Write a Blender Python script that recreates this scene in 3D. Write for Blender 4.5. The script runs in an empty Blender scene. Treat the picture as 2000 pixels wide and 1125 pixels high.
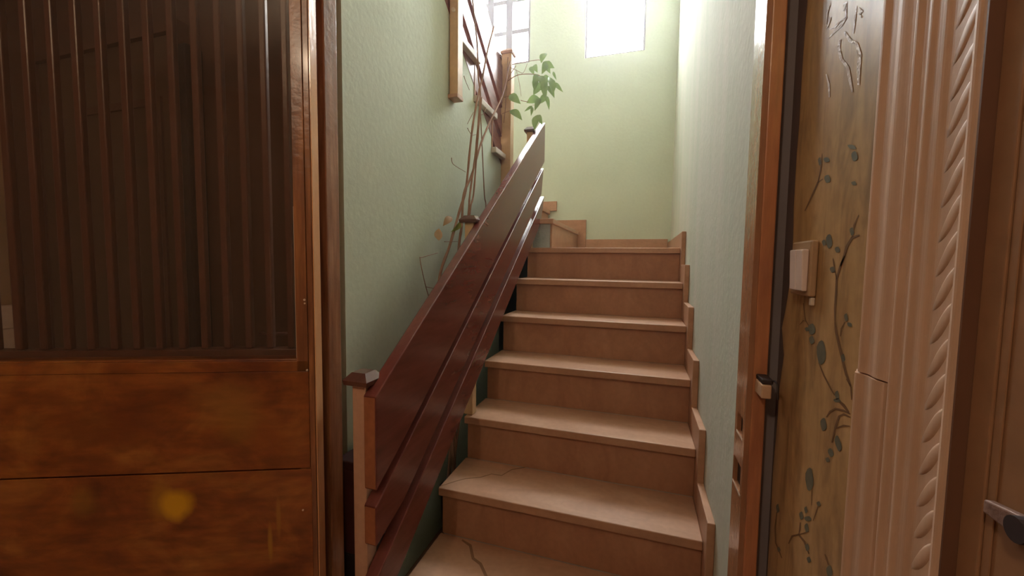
import bpy, bmesh, math, random
from mathutils import Matrix, Vector, Euler
random.seed(7)
SC = bpy.context.scene
COL = SC.collection

# ------------------------------------------------------------------ camera, sky, daylight, exposure
cam_d = bpy.data.cameras.new('camera'); cam = bpy.data.objects.new('camera', cam_d); COL.objects.link(cam)
cam_d.sensor_fit = 'HORIZONTAL'; cam_d.sensor_width = 36.0; cam_d.lens = 782.774 / 2000 * 36.0
cam_d.clip_start = 0.02
YAW, PIT, ROLL = 0.3098048, 0.0655612, 0.0129499
cy, sy, cp, sp, cr, sr = math.cos(YAW), math.sin(YAW), math.cos(PIT), math.sin(PIT), math.cos(ROLL), math.sin(ROLL)
fwd = Vector((-sy * cp, cy * cp, -sp)); r0 = Vector((cy, sy, 0)); u0 = r0.cross(fwd)
rt = cr * r0 + sr * u0; up = -sr * r0 + cr * u0
cam.matrix_world = Matrix(((rt.x, up.x, -fwd.x, 0), (rt.y, up.y, -fwd.y, 0), (rt.z, up.z, -fwd.z, 1.174), (0, 0, 0, 1)))
SC.camera = cam

SKY = 26.0
FILL_LAMP = 10.5
w = bpy.data.worlds.new('sky'); SC.world = w; w.use_nodes = True
bg = w.node_tree.nodes['Background']; bg.inputs['Color'].default_value = (0.98, 0.97, 1.0, 1); bg.inputs['Strength'].default_value = SKY

def portal(name, loc, rot, sx, sz):                     # guides the sky through a real window opening
    d = bpy.data.lights.new(name, 'AREA'); d.shape = 'RECTANGLE'; d.size = sx; d.size_y = sz
    d.cycles.is_portal = True
    o = bpy.data.objects.new(name, d); COL.objects.link(o); o.location = loc; o.rotation_euler = rot
    return o
portal('portal', (-1.27, 3.60, 3.61), (math.radians(-90), 0, 0), 0.60, 1.40)
portal('portal', (-0.265, 3.60, 3.59), (math.radians(-90), 0, 0), 0.50, 1.44)

vs = SC.view_settings
vs.view_transform = 'Standard'; vs.look = 'None'; vs.gamma = 1.0; vs.use_curve_mapping = False
vs.exposure = 1.1
SC.cycles.max_bounces = 12; SC.cycles.diffuse_bounces = 8; SC.cycles.transparent_max_bounces = 12
SC.cycles.sample_clamp_indirect = 8.0

# ------------------------------------------------------------------ helpers
def link(name, bm, m, parent=None, smooth=False):
    me = bpy.data.meshes.new(name)
    bmesh.ops.recalc_face_normals(bm, faces=bm.faces)
    bm.to_mesh(me); bm.free()
    if smooth:
        for p in me.polygons: p.use_smooth = True
    me.materials.append(m)
    o = bpy.data.objects.new(name, me); COL.objects.link(o)
    if parent is not None: o.parent = parent
    return o

def place(o, loc=(0, 0, 0), rz=0.0):
    o.location = loc; o.rotation_euler = (0, 0, rz); return o

def thing(name, label, cat, loc=(0, 0, 0), rz=0.0, group=None):
    o = bpy.data.objects.new(name, None); COL.objects.link(o); o.empty_display_size = 0.1
    o.location = loc; o.rotation_euler = (0, 0, rz)
    o['label'] = label; o['category'] = cat
    if group: o['group'] = group
    return o

def struct_empty(name, label, loc=(0, 0, 0), rz=0.0):
    o = bpy.data.objects.new(name, None); COL.objects.link(o); o.location = loc; o.rotation_euler = (0, 0, rz)
    o['kind'] = 'structure'; o['label'] = label
    return o

def struct(name, bm, m, label=None, smooth=False):
    o = link(name, bm, m, None, smooth); o['kind'] = 'structure'
    if label: o['label'] = label
    return o

def BM(): return bmesh.new()

def box(bm, x0, x1, y0, y1, z0, z1, bev=0.0, seg=2):
    t = bmesh.new()
    bmesh.ops.create_cube(t, size=1.0)
    for v in t.verts:
        v.co = Vector(((x0 + x1) / 2 + v.co.x * (x1 - x0), (y0 + y1) / 2 + v.co.y * (y1 - y0), (z0 + z1) / 2 + v.co.z * (z1 - z0)))
    if bev > 0:
        bmesh.ops.bevel(t, geom=t.edges[:], offset=bev, segments=seg, profile=0.5, affect='EDGES')
    merge(bm, t)

def merge(bm, t):
    me = bpy.data.meshes.new('tmp'); t.to_mesh(me); t.free(); bm.from_mesh(me); bpy.data.meshes.remove(me)

def prism(bm, pts, axis, a, b, bev=0.0):
    """pts: outline in the two other axes; extruded from a to b along axis (0,1,2)."""
    t = bmesh.new()
    def co(p, h):
        q = [0, 0, 0]; oth = [i for i in range(3) if i != axis]
        q[oth[0]], q[oth[1]], q[axis] = p[0], p[1], h
        return q
    A = [t.verts.new(co(p, a)) for p in pts]; B = [t.verts.new(co(p, b)) for p in pts]
    n = len(pts)
    t.faces.new(A); t.faces.new(B[::-1])
    for i in range(n): t.faces.new((A[i], B[i], B[(i + 1) % n], A[(i + 1) % n]))
    bmesh.ops.recalc_face_normals(t, faces=t.faces)
    if bev > 0: bmesh.ops.bevel(t, geom=t.edges[:], offset=bev, segments=2, profile=0.5, affect='EDGES')
    merge(bm, t)

def frustum(bm, cx, cyy, z0, z1, a0, a1):
    v = []
    for z, a in ((z0, a0), (z1, a1)):
        for sx, s2 in ((-1, -1), (1, -1), (1, 1), (-1, 1)): v.append(bm.verts.new((cx + sx * a, cyy + s2 * a, z)))
    bm.faces.new(v[0:4][::-1]); bm.faces.new(v[4:8])
    for i in range(4): bm.faces.new((v[i], v[(i + 1) % 4], v[4 + (i + 1) % 4], v[4 + i]))

def cyl(bm, p0, p1, r0, r1=None, n=16):
    r1 = r0 if r1 is None else r1
    p0, p1 = Vector(p0), Vector(p1); d = (p1 - p0).normalized()
    a = d.orthogonal().normalized(); b = d.cross(a)
    A = [bm.verts.new(p0 + r0 * (math.cos(2 * math.pi * i / n) * a + math.sin(2 * math.pi * i / n) * b)) for i in range(n)]
    B = [bm.verts.new(p1 + r1 * (math.cos(2 * math.pi * i / n) * a + math.sin(2 * math.pi * i / n) * b)) for i in range(n)]
    bm.faces.new(A[::-1]); bm.faces.new(B)
    for i in range(n): bm.faces.new((A[i], A[(i + 1) % n], B[(i + 1) % n], B[i]))

def spline(pts, sub=4):
    P = [Vector(p) for p in pts]; out = []
    if len(P) < 3: return P
    for i in range(len(P) - 1):
        p0, p1, p2, p3 = P[max(i - 1, 0)], P[i], P[i + 1], P[min(i + 2, len(P) - 1)]
        for k in range(sub):
            t = k / sub
            out.append(0.5 * ((2 * p1) + (p2 - p0) * t + (2 * p0 - 5 * p1 + 4 * p2 - p3) * t * t + (3 * p1 - p0 - 3 * p2 + p3) * t ** 3))
    out.append(P[-1]); return out

def tube(bm, pts, r, n=7, taper=0.6, knob=0.0):
    P = [Vector(p) for p in pts]; rings = []
    for i, p in enumerate(P):
        d = (P[min(i + 1, len(P) - 1)] - P[max(i - 1, 0)]).normalized()
        a = d.cross(Vector((0.31, 0.9, 0.2))).normalized(); b = d.cross(a)
        rr = r * (1 - (1 - taper) * i / (len(P) - 1)) * (1 + (knob if i % 3 == 0 else 0))
        rings.append([bm.verts.new(p + rr * (math.cos(2 * math.pi * k / n) * a + math.sin(2 * math.pi * k / n) * b)) for k in range(n)])
    for A, B in zip(rings, rings[1:]):
        for k in range(n): bm.faces.new((A[k], A[(k + 1) % n], B[(k + 1) % n], B[k]))
    bm.faces.new(rings[0][::-1]); bm.faces.new(rings[-1])

def lathe(bm, prof, cx, cyy, n=24):
    R = []
    for r, z in prof:
        R.append([bm.verts.new((cx + r * math.cos(2 * math.pi * k / n), cyy + r * math.sin(2 * math.pi * k / n), z)) for k in range(n)])
    for A, B in zip(R, R[1:]):
        for k in range(n): bm.faces.new((A[k], A[(k + 1) % n], B[(k + 1) % n], B[k]))
    bm.faces.new(R[0][::-1]); bm.faces.new(R[-1])

# ------------------------------------------------------------------ materials
def mat(name, cols, scale=(4, 4, 4), rough=0.6, bump=0.0, bscale=60, coat=0.0, detail=6, dist=0.0, metal=0.0, pos=None, rvar=0.0, spec=0.5, fine=0.0, fscale=(60, 60, 60)):
    m = bpy.data.materials.new(name); m.use_nodes = True
    nt = m.node_tree; N = nt.nodes; Lk = nt.links; p = N['Principled BSDF']
    tc = N.new('ShaderNodeTexCoord'); mp = N.new('ShaderNodeMapping'); mp.inputs['Scale'].default_value = scale
    Lk.new(tc.outputs['Object'], mp.inputs['Vector'])
    nz = N.new('ShaderNodeTexNoise'); nz.inputs['Scale'].default_value = 1.0; nz.inputs['Detail'].default_value = detail
    nz.inputs['Roughness'].default_value = 0.6; nz.inputs['Distortion'].default_value = dist
    Lk.new(mp.outputs['Vector'], nz.inputs['Vector'])
    rp = N.new('ShaderNodeValToRGB'); el = rp.color_ramp.elements
    pos = pos or [0.3 + 0.4 * i / max(1, len(cols) - 1) for i in range(len(cols))]
    el[0].position = pos[0]; el[0].color = (*cols[0], 1)
    el[1].position = pos[-1]; el[1].color = (*cols[-1], 1)
    for q, c in zip(pos[1:-1], cols[1:-1]):
        e = el.new(q); e.color = (*c, 1)
    Lk.new(nz.outputs['Fac'], rp.inputs['Fac'])
    out = rp.outputs['Color']
    if fine > 0:
        mp2 = N.new('ShaderNodeMapping'); mp2.inputs['Scale'].default_value = fscale; Lk.new(tc.outputs['Object'], mp2.inputs['Vector'])
        n2 = N.new('ShaderNodeTexNoise'); n2.inputs['Scale'].default_value = 1.0; n2.inputs['Detail'].default_value = 4
        Lk.new(mp2.outputs['Vector'], n2.inputs['Vector'])
        mr = N.new('ShaderNodeMapRange'); mr.inputs['From Min'].default_value = 0.3; mr.inputs['From Max'].default_value = 0.7
        mr.inputs['To Min'].default_value = 1 - fine; mr.inputs['To Max'].default_value = 1 + fine
        Lk.new(n2.outputs['Fac'], mr.inputs['Value'])
        mx = N.new('ShaderNodeVectorMath'); mx.operation = 'SCALE'
        Lk.new(out, mx.inputs[0]); Lk.new(mr.outputs['Result'], mx.inputs['Scale']); out = mx.outputs['Vector']
    Lk.new(out, p.inputs['Base Color'])
    p.inputs['Roughness'].default_value = rough; p.inputs['Metallic'].default_value = metal
    p.inputs['Specular IOR Level'].default_value = spec
    if coat: p.inputs['Coat Weight'].default_value = coat; p.inputs['Coat Roughness'].default_value = 0.12
    if rvar:
        mr = N.new('ShaderNodeMapRange'); mr.inputs['To Min'].default_value = max(0.02, rough - rvar); mr.inputs['To Max'].default_value = rough + rvar
        Lk.new(nz.outputs['Fac'], mr.inputs['Value']); Lk.new(mr.outputs['Result'], p.inputs['Roughness'])
    if bump:
        nb = N.new('ShaderNodeTexNoise'); nb.inputs['Scale'].default_value = bscale; nb.inputs['Detail'].default_value = 5
        Lk.new(tc.outputs['Object'], nb.inputs['Vector'])
        b = N.new('ShaderNodeBump'); b.inputs['Strength'].default_value = bump; b.inputs['Distance'].default_value = 0.004
        Lk.new(nb.outputs['Fac'], b.inputs['Height']); Lk.new(b.outputs['Normal'], p.inputs['Normal'])
    return m

M = {}
M['green'] = mat('green_plaster', [(.53, .60, .48), (.59, .65, .53)], (1.2, 1.2, 1.2), 0.75, 0.25, 55, fine=.03)
M['green_streak'] = mat('green_streaked_plaster', [(.48, .52, .42), (.53, .54, .455), (.575, .56, .485)], (3, 9, 0.9), 0.85, 0.35, 45, fine=.04, spec=.25)
M['blue_plaster'] = mat('greyblue_plaster', [(.30, .34, .33), (.42, .47, .45)], (9, 9, 9), 0.85, 0.8, 70)
M['stone'] = mat('tan_stone', [(.37, .195, .115), (.44, .245, .15), (.50, .295, .19)], (2.2, 7, 7), 0.42, 0.06, 120, dist=1.2, rvar=.1, fine=.06)
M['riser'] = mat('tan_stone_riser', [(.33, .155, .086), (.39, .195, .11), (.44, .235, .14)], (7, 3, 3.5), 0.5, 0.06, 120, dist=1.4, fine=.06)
M['crack'] = mat('dark_crack', [(.20, .105, .055), (.25, .13, .07)], (20, 20, 20), 0.9)
M['marble'] = mat('pale_marble_edge', [(.48, .40, .34), (.62, .55, .48)], (9, 9, 9), 0.5, 0.2, 60)
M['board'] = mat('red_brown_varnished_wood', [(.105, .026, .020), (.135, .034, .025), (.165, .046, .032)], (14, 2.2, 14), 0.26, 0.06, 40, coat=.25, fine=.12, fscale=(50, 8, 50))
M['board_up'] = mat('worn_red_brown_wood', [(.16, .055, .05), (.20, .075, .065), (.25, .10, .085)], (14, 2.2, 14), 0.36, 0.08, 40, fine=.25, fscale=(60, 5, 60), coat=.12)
M['board_end'] = mat('orange_brown_end_grain', [(.25, .085, .035), (.33, .12, .05)], (20, 20, 6), 0.55, 0.2, 90, fine=.12)
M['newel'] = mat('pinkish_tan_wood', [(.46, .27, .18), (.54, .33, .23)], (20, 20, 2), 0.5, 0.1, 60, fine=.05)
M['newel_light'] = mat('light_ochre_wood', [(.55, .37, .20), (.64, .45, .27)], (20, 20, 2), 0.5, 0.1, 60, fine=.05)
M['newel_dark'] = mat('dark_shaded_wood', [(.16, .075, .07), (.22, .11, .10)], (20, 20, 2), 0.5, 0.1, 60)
M['cap'] = mat('dark_brown_cap', [(.085, .035, .026), (.12, .05, .035)], (20, 20, 20), 0.22, 0.05, 60, coat=.3)
M['frame'] = mat('streaky_brown_wood', [(.095, .035, .016), (.20, .075, .028), (.34, .145, .05)], (26, 26, 2.6), 0.33, 0.35, 42, coat=.25, fine=.2, fscale=(120, 120, 8))
M['post'] = mat('worn_brown_post_wood', [(.15, .06, .03), (.31, .145, .08), (.45, .25, .15)], (26, 26, 2.6), 0.3, 0.4, 42, coat=.35, fine=.2, fscale=(120, 120, 8))
M['jamb'] = mat('orange_red_stained_wood', [(.33, .115, .06), (.47, .20, .09), (.55, .29, .11)], (18, 18, 3.2), 0.34, 0.3, 45, coat=.25, fine=.15, fscale=(120, 120, 12))
M['jamb_face'] = mat('light_brown_worn_wood', [(.27, .12, .06), (.38, .18, .09)], (18, 18, 3.2), 0.26, 0.3, 50, coat=.4, fine=.12, fscale=(120, 120, 12))
M['leaf_edge'] = mat('orange_leaf_edge', [(.58, .27, .12), (.66, .33, .16)], (18, 18, 4), 0.24, 0.25, 50, coat=.4)
M['dark'] = mat('dark_pocket_metal', [(.02, .012, .012), (.035, .02, .02)], (30, 30, 30), 0.6)
M['bar'] = mat('brown_bar_paint', [(.10, .045, .032), (.13, .06, .042)], (20, 20, 4), 0.3, 0.15, 60)
M['greystrip'] = mat('mauve_grey_plaster', [(.17, .145, .15), (.21, .18, .185)], (8, 8, 3), 0.8, 0.1, 60)
M['casing'] = mat('pink_tan_paint', [(.50, .31, .205), (.56, .355, .24), (.62, .40, .275)], (14, 14, 2.2), 0.5, 0.1, 60, fine=.06, fscale=(120, 120, 14))
M['doorbrown'] = mat('brown_door_paint', [(.29, .145, .07), (.34, .175, .09)], (9, 9, 3), 0.5, 0.12, 60, fine=.08)
M['reveal'] = mat('dark_brown_reveal', [(.13, .058, .032), (.17, .08, .045)], (14, 14, 3), 0.5, 0.1, 60)
M['mauve_strip'] = mat('dark_mauve_strip', [(.10, .065, .06), (.135, .09, .08)], (14, 14, 5), 0.85, 0.2, 60)  # dark mauve of the ragged strip at the papered corner
M['paper'] = mat('gold_tan_wallpaper', [(.24, .135, .065), (.45, .275, .125), (.55, .35, .17)], (10, 26, 6), 0.38, 0.05, 60, dist=.8, fine=.08)
M['pbranch'] = mat('printed_brown', [(.16, .085, .04), (.20, .105, .05)], (60, 60, 60), 0.5)
M['pleaf'] = mat('printed_greyblue', [(.11, .115, .085), (.16, .16, .12)], (90, 90, 90), 0.5)
M['pscroll'] = mat('printed_silver', [(.50, .40, .34), (.72, .60, .52)], (160, 160, 160), 0.3, 0.5, 200)
M['cream'] = mat('cream_plastic', [(.62, .50, .40), (.70, .57, .46)], (30, 30, 30), 0.35)
M['pinkwhite'] = mat('glossy_pinkish_white_plastic', [(.70, .56, .50), (.76, .62, .56)], (30, 30, 30), 0.25)
M['plate'] = mat('tan_switch_plate', [(.40, .26, .15), (.46, .30, .18)], (30, 30, 30), 0.4)
M['catchwood'] = mat('pale_catch_wood', [(.52, .32, .20), (.60, .38, .25)], (30, 30, 30), 0.5, 0.2, 80)
M['maroon'] = mat('dark_maroon', [(.05, .014, .014), (.075, .022, .02)], (12, 12, 12), 0.6)
M['black'] = mat('near_black', [(.012, .012, .014), (.025, .024, .026)], (12, 12, 12), 0.6)
M['recess'] = mat('dark_brown_wall', [(.085, .048, .034), (.11, .065, .045)], (3, 3, 1.2), 0.8, 0.1, 50)
M['recess_door'] = mat('dark_olive_brown_door', [(.075, .052, .034), (.10, .07, .046)], (6, 6, 1.5), 0.6, 0.1, 50)
M['ochre'] = mat('ochre_wall_strip', [(.30, .20, .10), (.38, .26, .14)], (4, 4, 2), 0.7, 0.1, 50)
M['white'] = mat('white_ceiling', [(.66, .64, .60), (.72, .70, .66)], (2, 2, 2), 0.85, 0.1, 50)
M['roomwall'] = mat('warm_room_wall', [(.40, .26, .17), (.48, .32, .21)], (2, 2, 2), 0.8, 0.1, 50)
M['floor'] = mat('brown_floor_tile', [(.18, .10, .065), (.26, .15, .10)], (5, 5, 5), 0.4, 0.05, 60)
M['winframe'] = mat('grey_lilac_window_paint', [(.24, .21, .25), (.29, .26, .29)], (9, 9, 9), 0.5, 0.1, 60)
M['stem'] = mat('brown_vine_bark', [(.24, .13, .085), (.36, .21, .14)], (40, 40, 14), 0.7, 0.4, 200)
M['terra'] = mat('dark_plastic_pot', [(.02, .02, .024), (.035, .033, .036)], (20, 20, 20), 0.8)
M['soil'] = mat('soil', [(.03, .02, .012), (.06, .04, .025)], (80, 80, 80), 0.95, 0.8, 120)
M['leaf'] = mat('green_leaf', [(.16, .25, .08), (.23, .33, .11)], (24, 24, 24), 0.35, 0.1, 90)
M['dryleaf'] = mat('dried_tan_leaf', [(.36, .22, .11), (.46, .30, .17)], (40, 40, 40), 0.7, 0.2, 90)
M['yleaf'] = mat('yellow_green_leaf', [(.30, .34, .08), (.36, .40, .11)], (24, 24, 24), 0.4, 0.1, 90)
for k in ('leaf', 'yleaf', 'dryleaf'):
    pr = M[k].node_tree.nodes['Principled BSDF']; pr.inputs['Transmission Weight'].default_value = 0.0
    nt_ = M[k].node_tree; tl = nt_.nodes.new('ShaderNodeBsdfTranslucent'); ms = nt_.nodes.new('ShaderNodeMixShader'); ms.inputs['Fac'].default_value = .4
    nt_.links.new(pr.inputs['Base Color'].links[0].from_socket, tl.inputs['Color']); nt_.links.new(pr.outputs['BSDF'], ms.inputs[1]); nt_.links.new(tl.outputs['BSDF'], ms.inputs[2]); nt_.links.new(ms.outputs['Shader'], nt_.nodes['Material Output'].inputs['Surface'])
M['metal'] = mat('worn_dark_metal', [(.18, .10, .075), (.32, .20, .16)], (60, 60, 60), 0.5, 0.4, 150, metal=.2)
M['leafwood'] = None

def glass(name, tint, gloss=1.0, rough=0.02, dust=0.0):
    m = bpy.data.materials.new(name); m.use_nodes = True; nt = m.node_tree; N = nt.nodes; Lk = nt.links
    N.remove(N['Principled BSDF']); out = N['Material Output']
    tr = N.new('ShaderNodeBsdfTransparent'); tr.inputs['Color'].default_value = (*tint, 1)
    gl = N.new('ShaderNodeBsdfGlossy'); gl.inputs['Roughness'].default_value = rough
    fr = N.new('ShaderNodeFresnel'); fr.inputs['IOR'].default_value = 1.45
    mx = N.new('ShaderNodeMixShader'); geo = N.new('ShaderNodeNewGeometry'); inv = N.new('ShaderNodeMath'); inv.operation = 'SUBTRACT'; inv.inputs[0].default_value = 1.0; Lk.new(geo.outputs['Backfacing'], inv.inputs[1])
    mu = N.new('ShaderNodeMath'); mu.operation = 'MULTIPLY'; Lk.new(fr.outputs['Fac'], mu.inputs[0]); Lk.new(inv.outputs['Value'], mu.inputs[1]); Lk.new(mu.outputs['Value'], mx.inputs['Fac'])
    Lk.new(tr.outputs['BSDF'], mx.inputs[1]); Lk.new(gl.outputs['BSDF'], mx.inputs[2]); 
    if dust:
        df = N.new('ShaderNodeBsdfDiffuse'); df.inputs['Color'].default_value = (.42, .30, .24, 1); m2 = N.new('ShaderNodeMixShader'); m2.inputs['Fac'].default_value = dust
        Lk.new(mx.outputs['Shader'], m2.inputs[1]); Lk.new(df.outputs['BSDF'], m2.inputs[2]); Lk.new(m2.outputs['Shader'], out.inputs['Surface'])
    else: Lk.new(mx.outputs['Shader'], out.inputs['Surface'])
    return m
M['glass'] = glass('clear_pane_glass', (.93, .95, .94), rough=0.01)
M['dustglass'] = glass('dusty_leaf_glass', (.86, .83, .80), rough=0.05, dust=.035)

def leaf_wood():
    """brush-streaked brown varnish with worn yellow blotches (leaf's own coordinates: x along the leaf, z up)"""
    m = mat('brushed_brown_varnish', [(.095, .022, .007), (.20, .058, .012), (.31, .12, .026)], (5.5, 8, 9), 0.36, 0.12, 60, coat=.2, detail=6, fine=.22, fscale=(16, 30, 60), dist=.6)
    nt = m.node_tree; N = nt.nodes; Lk = nt.links; p = N['Principled BSDF']
    src = p.inputs['Base Color'].links[0].from_socket
    tc = [n for n in N if n.bl_idname == 'ShaderNodeTexCoord'][0]
    nz = N.new('ShaderNodeTexNoise'); nz.inputs['Scale'].default_value = 9; nz.inputs['Detail'].default_value = 5
    mp0 = N.new('ShaderNodeMapping'); mp0.inputs['Scale'].default_value = (1.6, 1, .6); Lk.new(tc.outputs['Object'], mp0.inputs['Vector']); Lk.new(mp0.outputs['Vector'], nz.inputs['Vector'])
    def blot(cx, cz, rx, rz, col, amt, cur):
        mp = N.new('ShaderNodeMapping'); mp.vector_type = 'POINT'
        mp.inputs['Location'].default_value = (-cx / rx, 0, -cz / rz); mp.inputs['Scale'].default_value = (1 / rx, 0, 1 / rz)
        Lk.new(tc.outputs['Object'], mp.inputs['Vector'])
        ln = N.new('ShaderNodeVectorMath'); ln.operation = 'LENGTH'; Lk.new(mp.outputs['Vector'], ln.inputs[0])
        ad = N.new('ShaderNodeMath'); ad.operation = 'MULTIPLY_ADD'; Lk.new(nz.outputs['Fac'], ad.inputs[0]); ad.inputs[1].default_value = 1.5; 
        Lk.new(ln.outputs['Value'], ad.inputs[2])
        mr = N.new('ShaderNodeMapRange'); mr.inputs['From Min'].default_value = 1.2; mr.inputs['From Max'].default_value = 1.9
        mr.inputs['To Min'].default_value = amt; mr.inputs['To Max'].default_value = 0
        Lk.new(ad.outputs['Value'], mr.inputs['Value'])
        mx = N.new('ShaderNodeMix'); mx.data_type = 'RGBA'; Lk.new(mr.outputs['Result'], mx.inputs['Factor'])
        Lk.new(cur, mx.inputs['A']); mx.inputs['B'].default_value = (*col, 1); return mx.outputs['Result']
    c = src
    c = blot(-.335, .63, .03, .05, (.30, .14, .016), .7, c)
    c = blot(-.300, .622, .036, .036, (.50, .26, .010), 1, c)
    c = blot(-.16, .80, .06, .05, (.25, .11, .02), .55, c)
    c = blot(-.19, .86, .08, .04, (.24, .11, .025), .5, c)
    c = blot(-.49, .635, .03, .04, (.22, .11, .02), .5, c)
    c = blot(-.085, .585, .006, .05, (.30, .13, .02), .8, c)
    c = blot(-.105, .52, .006, .05, (.34, .17, .02), .8, c)
    c = blot(-.10, .77, .05, .06, (.20, .05, .008), .7, c)
    c = blot(-.45, .80, .12, .05, (.11, .025, .006), .6, c)
    Lk.new(c, p.inputs['Base Color'])
    return m
M['leafwood'] = leaf_wood()

# ------------------------------------------------------------------ traced outlines, world coordinates in metres
PRINT_BRANCHES = [[([0.5625,1.1859],[0.56,1.1852]),([0.5713,1.1777],[0.5664,1.1769]),([0.5805,1.159],[0.5753,1.1587]),([0.5797,1.1434],[0.5744,1.1436]),([0.58,1.1228],[0.5747,1.1232]),([0.5764,1.1063],[0.5735,1.1067])],[([0.5679,1.1734],[0.5713,1.1739]),([0.555,1.196],[0.5608,1.1973]),([0.5454,1.2047],[0.5495,1.2071]),([0.5305,1.2069],[0.5316,1.2085])],[([0.5919,1.1829],[0.5897,1.183]),([0.5877,1.1715],[0.5838,1.1718]),([0.5788,1.1575],[0.5766,1.1578])],[([0.5767,1.1062],[0.5732,1.1069]),([0.5733,1.0947],[0.5671,1.0963]),([0.5632,1.0792],[0.5572,1.0811]),([0.5491,1.0599],[0.5435,1.062]),([0.5422,1.0509],[0.5369,1.0532]),([0.5286,1.0415],[0.5259,1.0429])],[([0.5585,1.0919],[0.5602,1.0917]),([0.5566,1.1011],[0.5596,1.1011]),([0.5499,1.1098],[0.5514,1.11])],[([0.6136,1.0477],[0.6113,1.0486]),([0.5971,1.0349],[0.5933,1.0368]),([0.576,1.0241],[0.5726,1.026]),([0.5643,1.0197],[0.5626,1.0208])],[([0.6769,1.1197],[0.6744,1.1201]),([0.6667,1.0964],[0.6623,1.0974]),([0.6497,1.0886],[0.6477,1.0894])],[([0.6833,1.0873],[0.685,1.0876]),([0.6708,1.0946],[0.6727,1.0957]),([0.6626,1.0946],[0.662,1.0954])],[([0.5578,1.0164],[0.5552,1.0187]),([0.5431,1.0139],[0.5382,1.018]),([0.5291,1.0109],[0.5263,1.0131])],[([0.5237,1.0123],[0.5247,1.0108]),([0.5391,1.0114],[0.5404,1.0087]),([0.5597,1.0066],[0.559,1.0044]),([0.5743,0.9973],[0.5704,0.9969]),([0.5821,0.9869],[0.5794,0.9871])],[([0.5233,1.009],[0.5241,1.0075]),([0.5392,1.0072],[0.5393,1.0048]),([0.5514,0.9998],[0.5472,1.0001]),([0.5588,0.9837],[0.5539,0.985]),([0.5639,0.9622],[0.5612,0.9631])],[([0.5234,0.9988],[0.5235,0.9977]),([0.5379,0.9945],[0.5371,0.9927]),([0.5548,0.9843],[0.5538,0.9835])],[([0.6093,0.8771],[0.6076,0.8781]),([0.6073,0.8579],[0.6056,0.8589])],[([0.5392,1.0466],[0.5376,1.0476]),([0.5287,1.0404],[0.5256,1.0417]),([0.525,1.0273],[0.5233,1.028])],[([0.6744,0.7578],[0.6785,0.7557]),([0.662,0.7774],[0.6674,0.7761]),([0.6427,0.7925],[0.6402,0.7969]),([0.6242,0.7953],[0.6186,0.8005]),([0.6063,0.791],[0.6032,0.7938])],[([0.64,0.7955],[0.6428,0.7939]),([0.6363,0.8047],[0.6415,0.8016]),([0.6374,0.8153],[0.6402,0.8136])],[([0.6408,0.7944],[0.642,0.795]),([0.6086,0.8204],[0.6096,0.821])],[([0.5869,0.8722],[0.5854,0.8729]),([0.5932,0.8576],[0.5904,0.8589]),([0.5998,0.8416],[0.5982,0.8424])],[([0.5624,0.8227],[0.5598,0.8251]),([0.559,0.8198],[0.5543,0.8241]),([0.5517,0.8164],[0.5491,0.8187])],[([0.6893,1.2527],[0.6923,1.2536]),([0.6639,1.2726],[0.669,1.2743]),([0.6491,1.2851],[0.6535,1.2871]),([0.6346,1.2875],[0.6364,1.2887])],[([0.7358,0.77],[0.7319,0.7722]),([0.7404,0.7407],[0.7333,0.7453]),([0.7337,0.7184],[0.727,0.7236]),([0.7012,0.7158],[0.698,0.7186])],[([0.5465,1.2058],[0.5484,1.2061]),([0.543,1.219],[0.5464,1.2198]),([0.5353,1.2294],[0.537,1.23])],[([0.6501,1.2858],[0.6525,1.2864]),([0.642,1.3023],[0.6461,1.3035]),([0.641,1.3222],[0.6433,1.3229])]]
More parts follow.
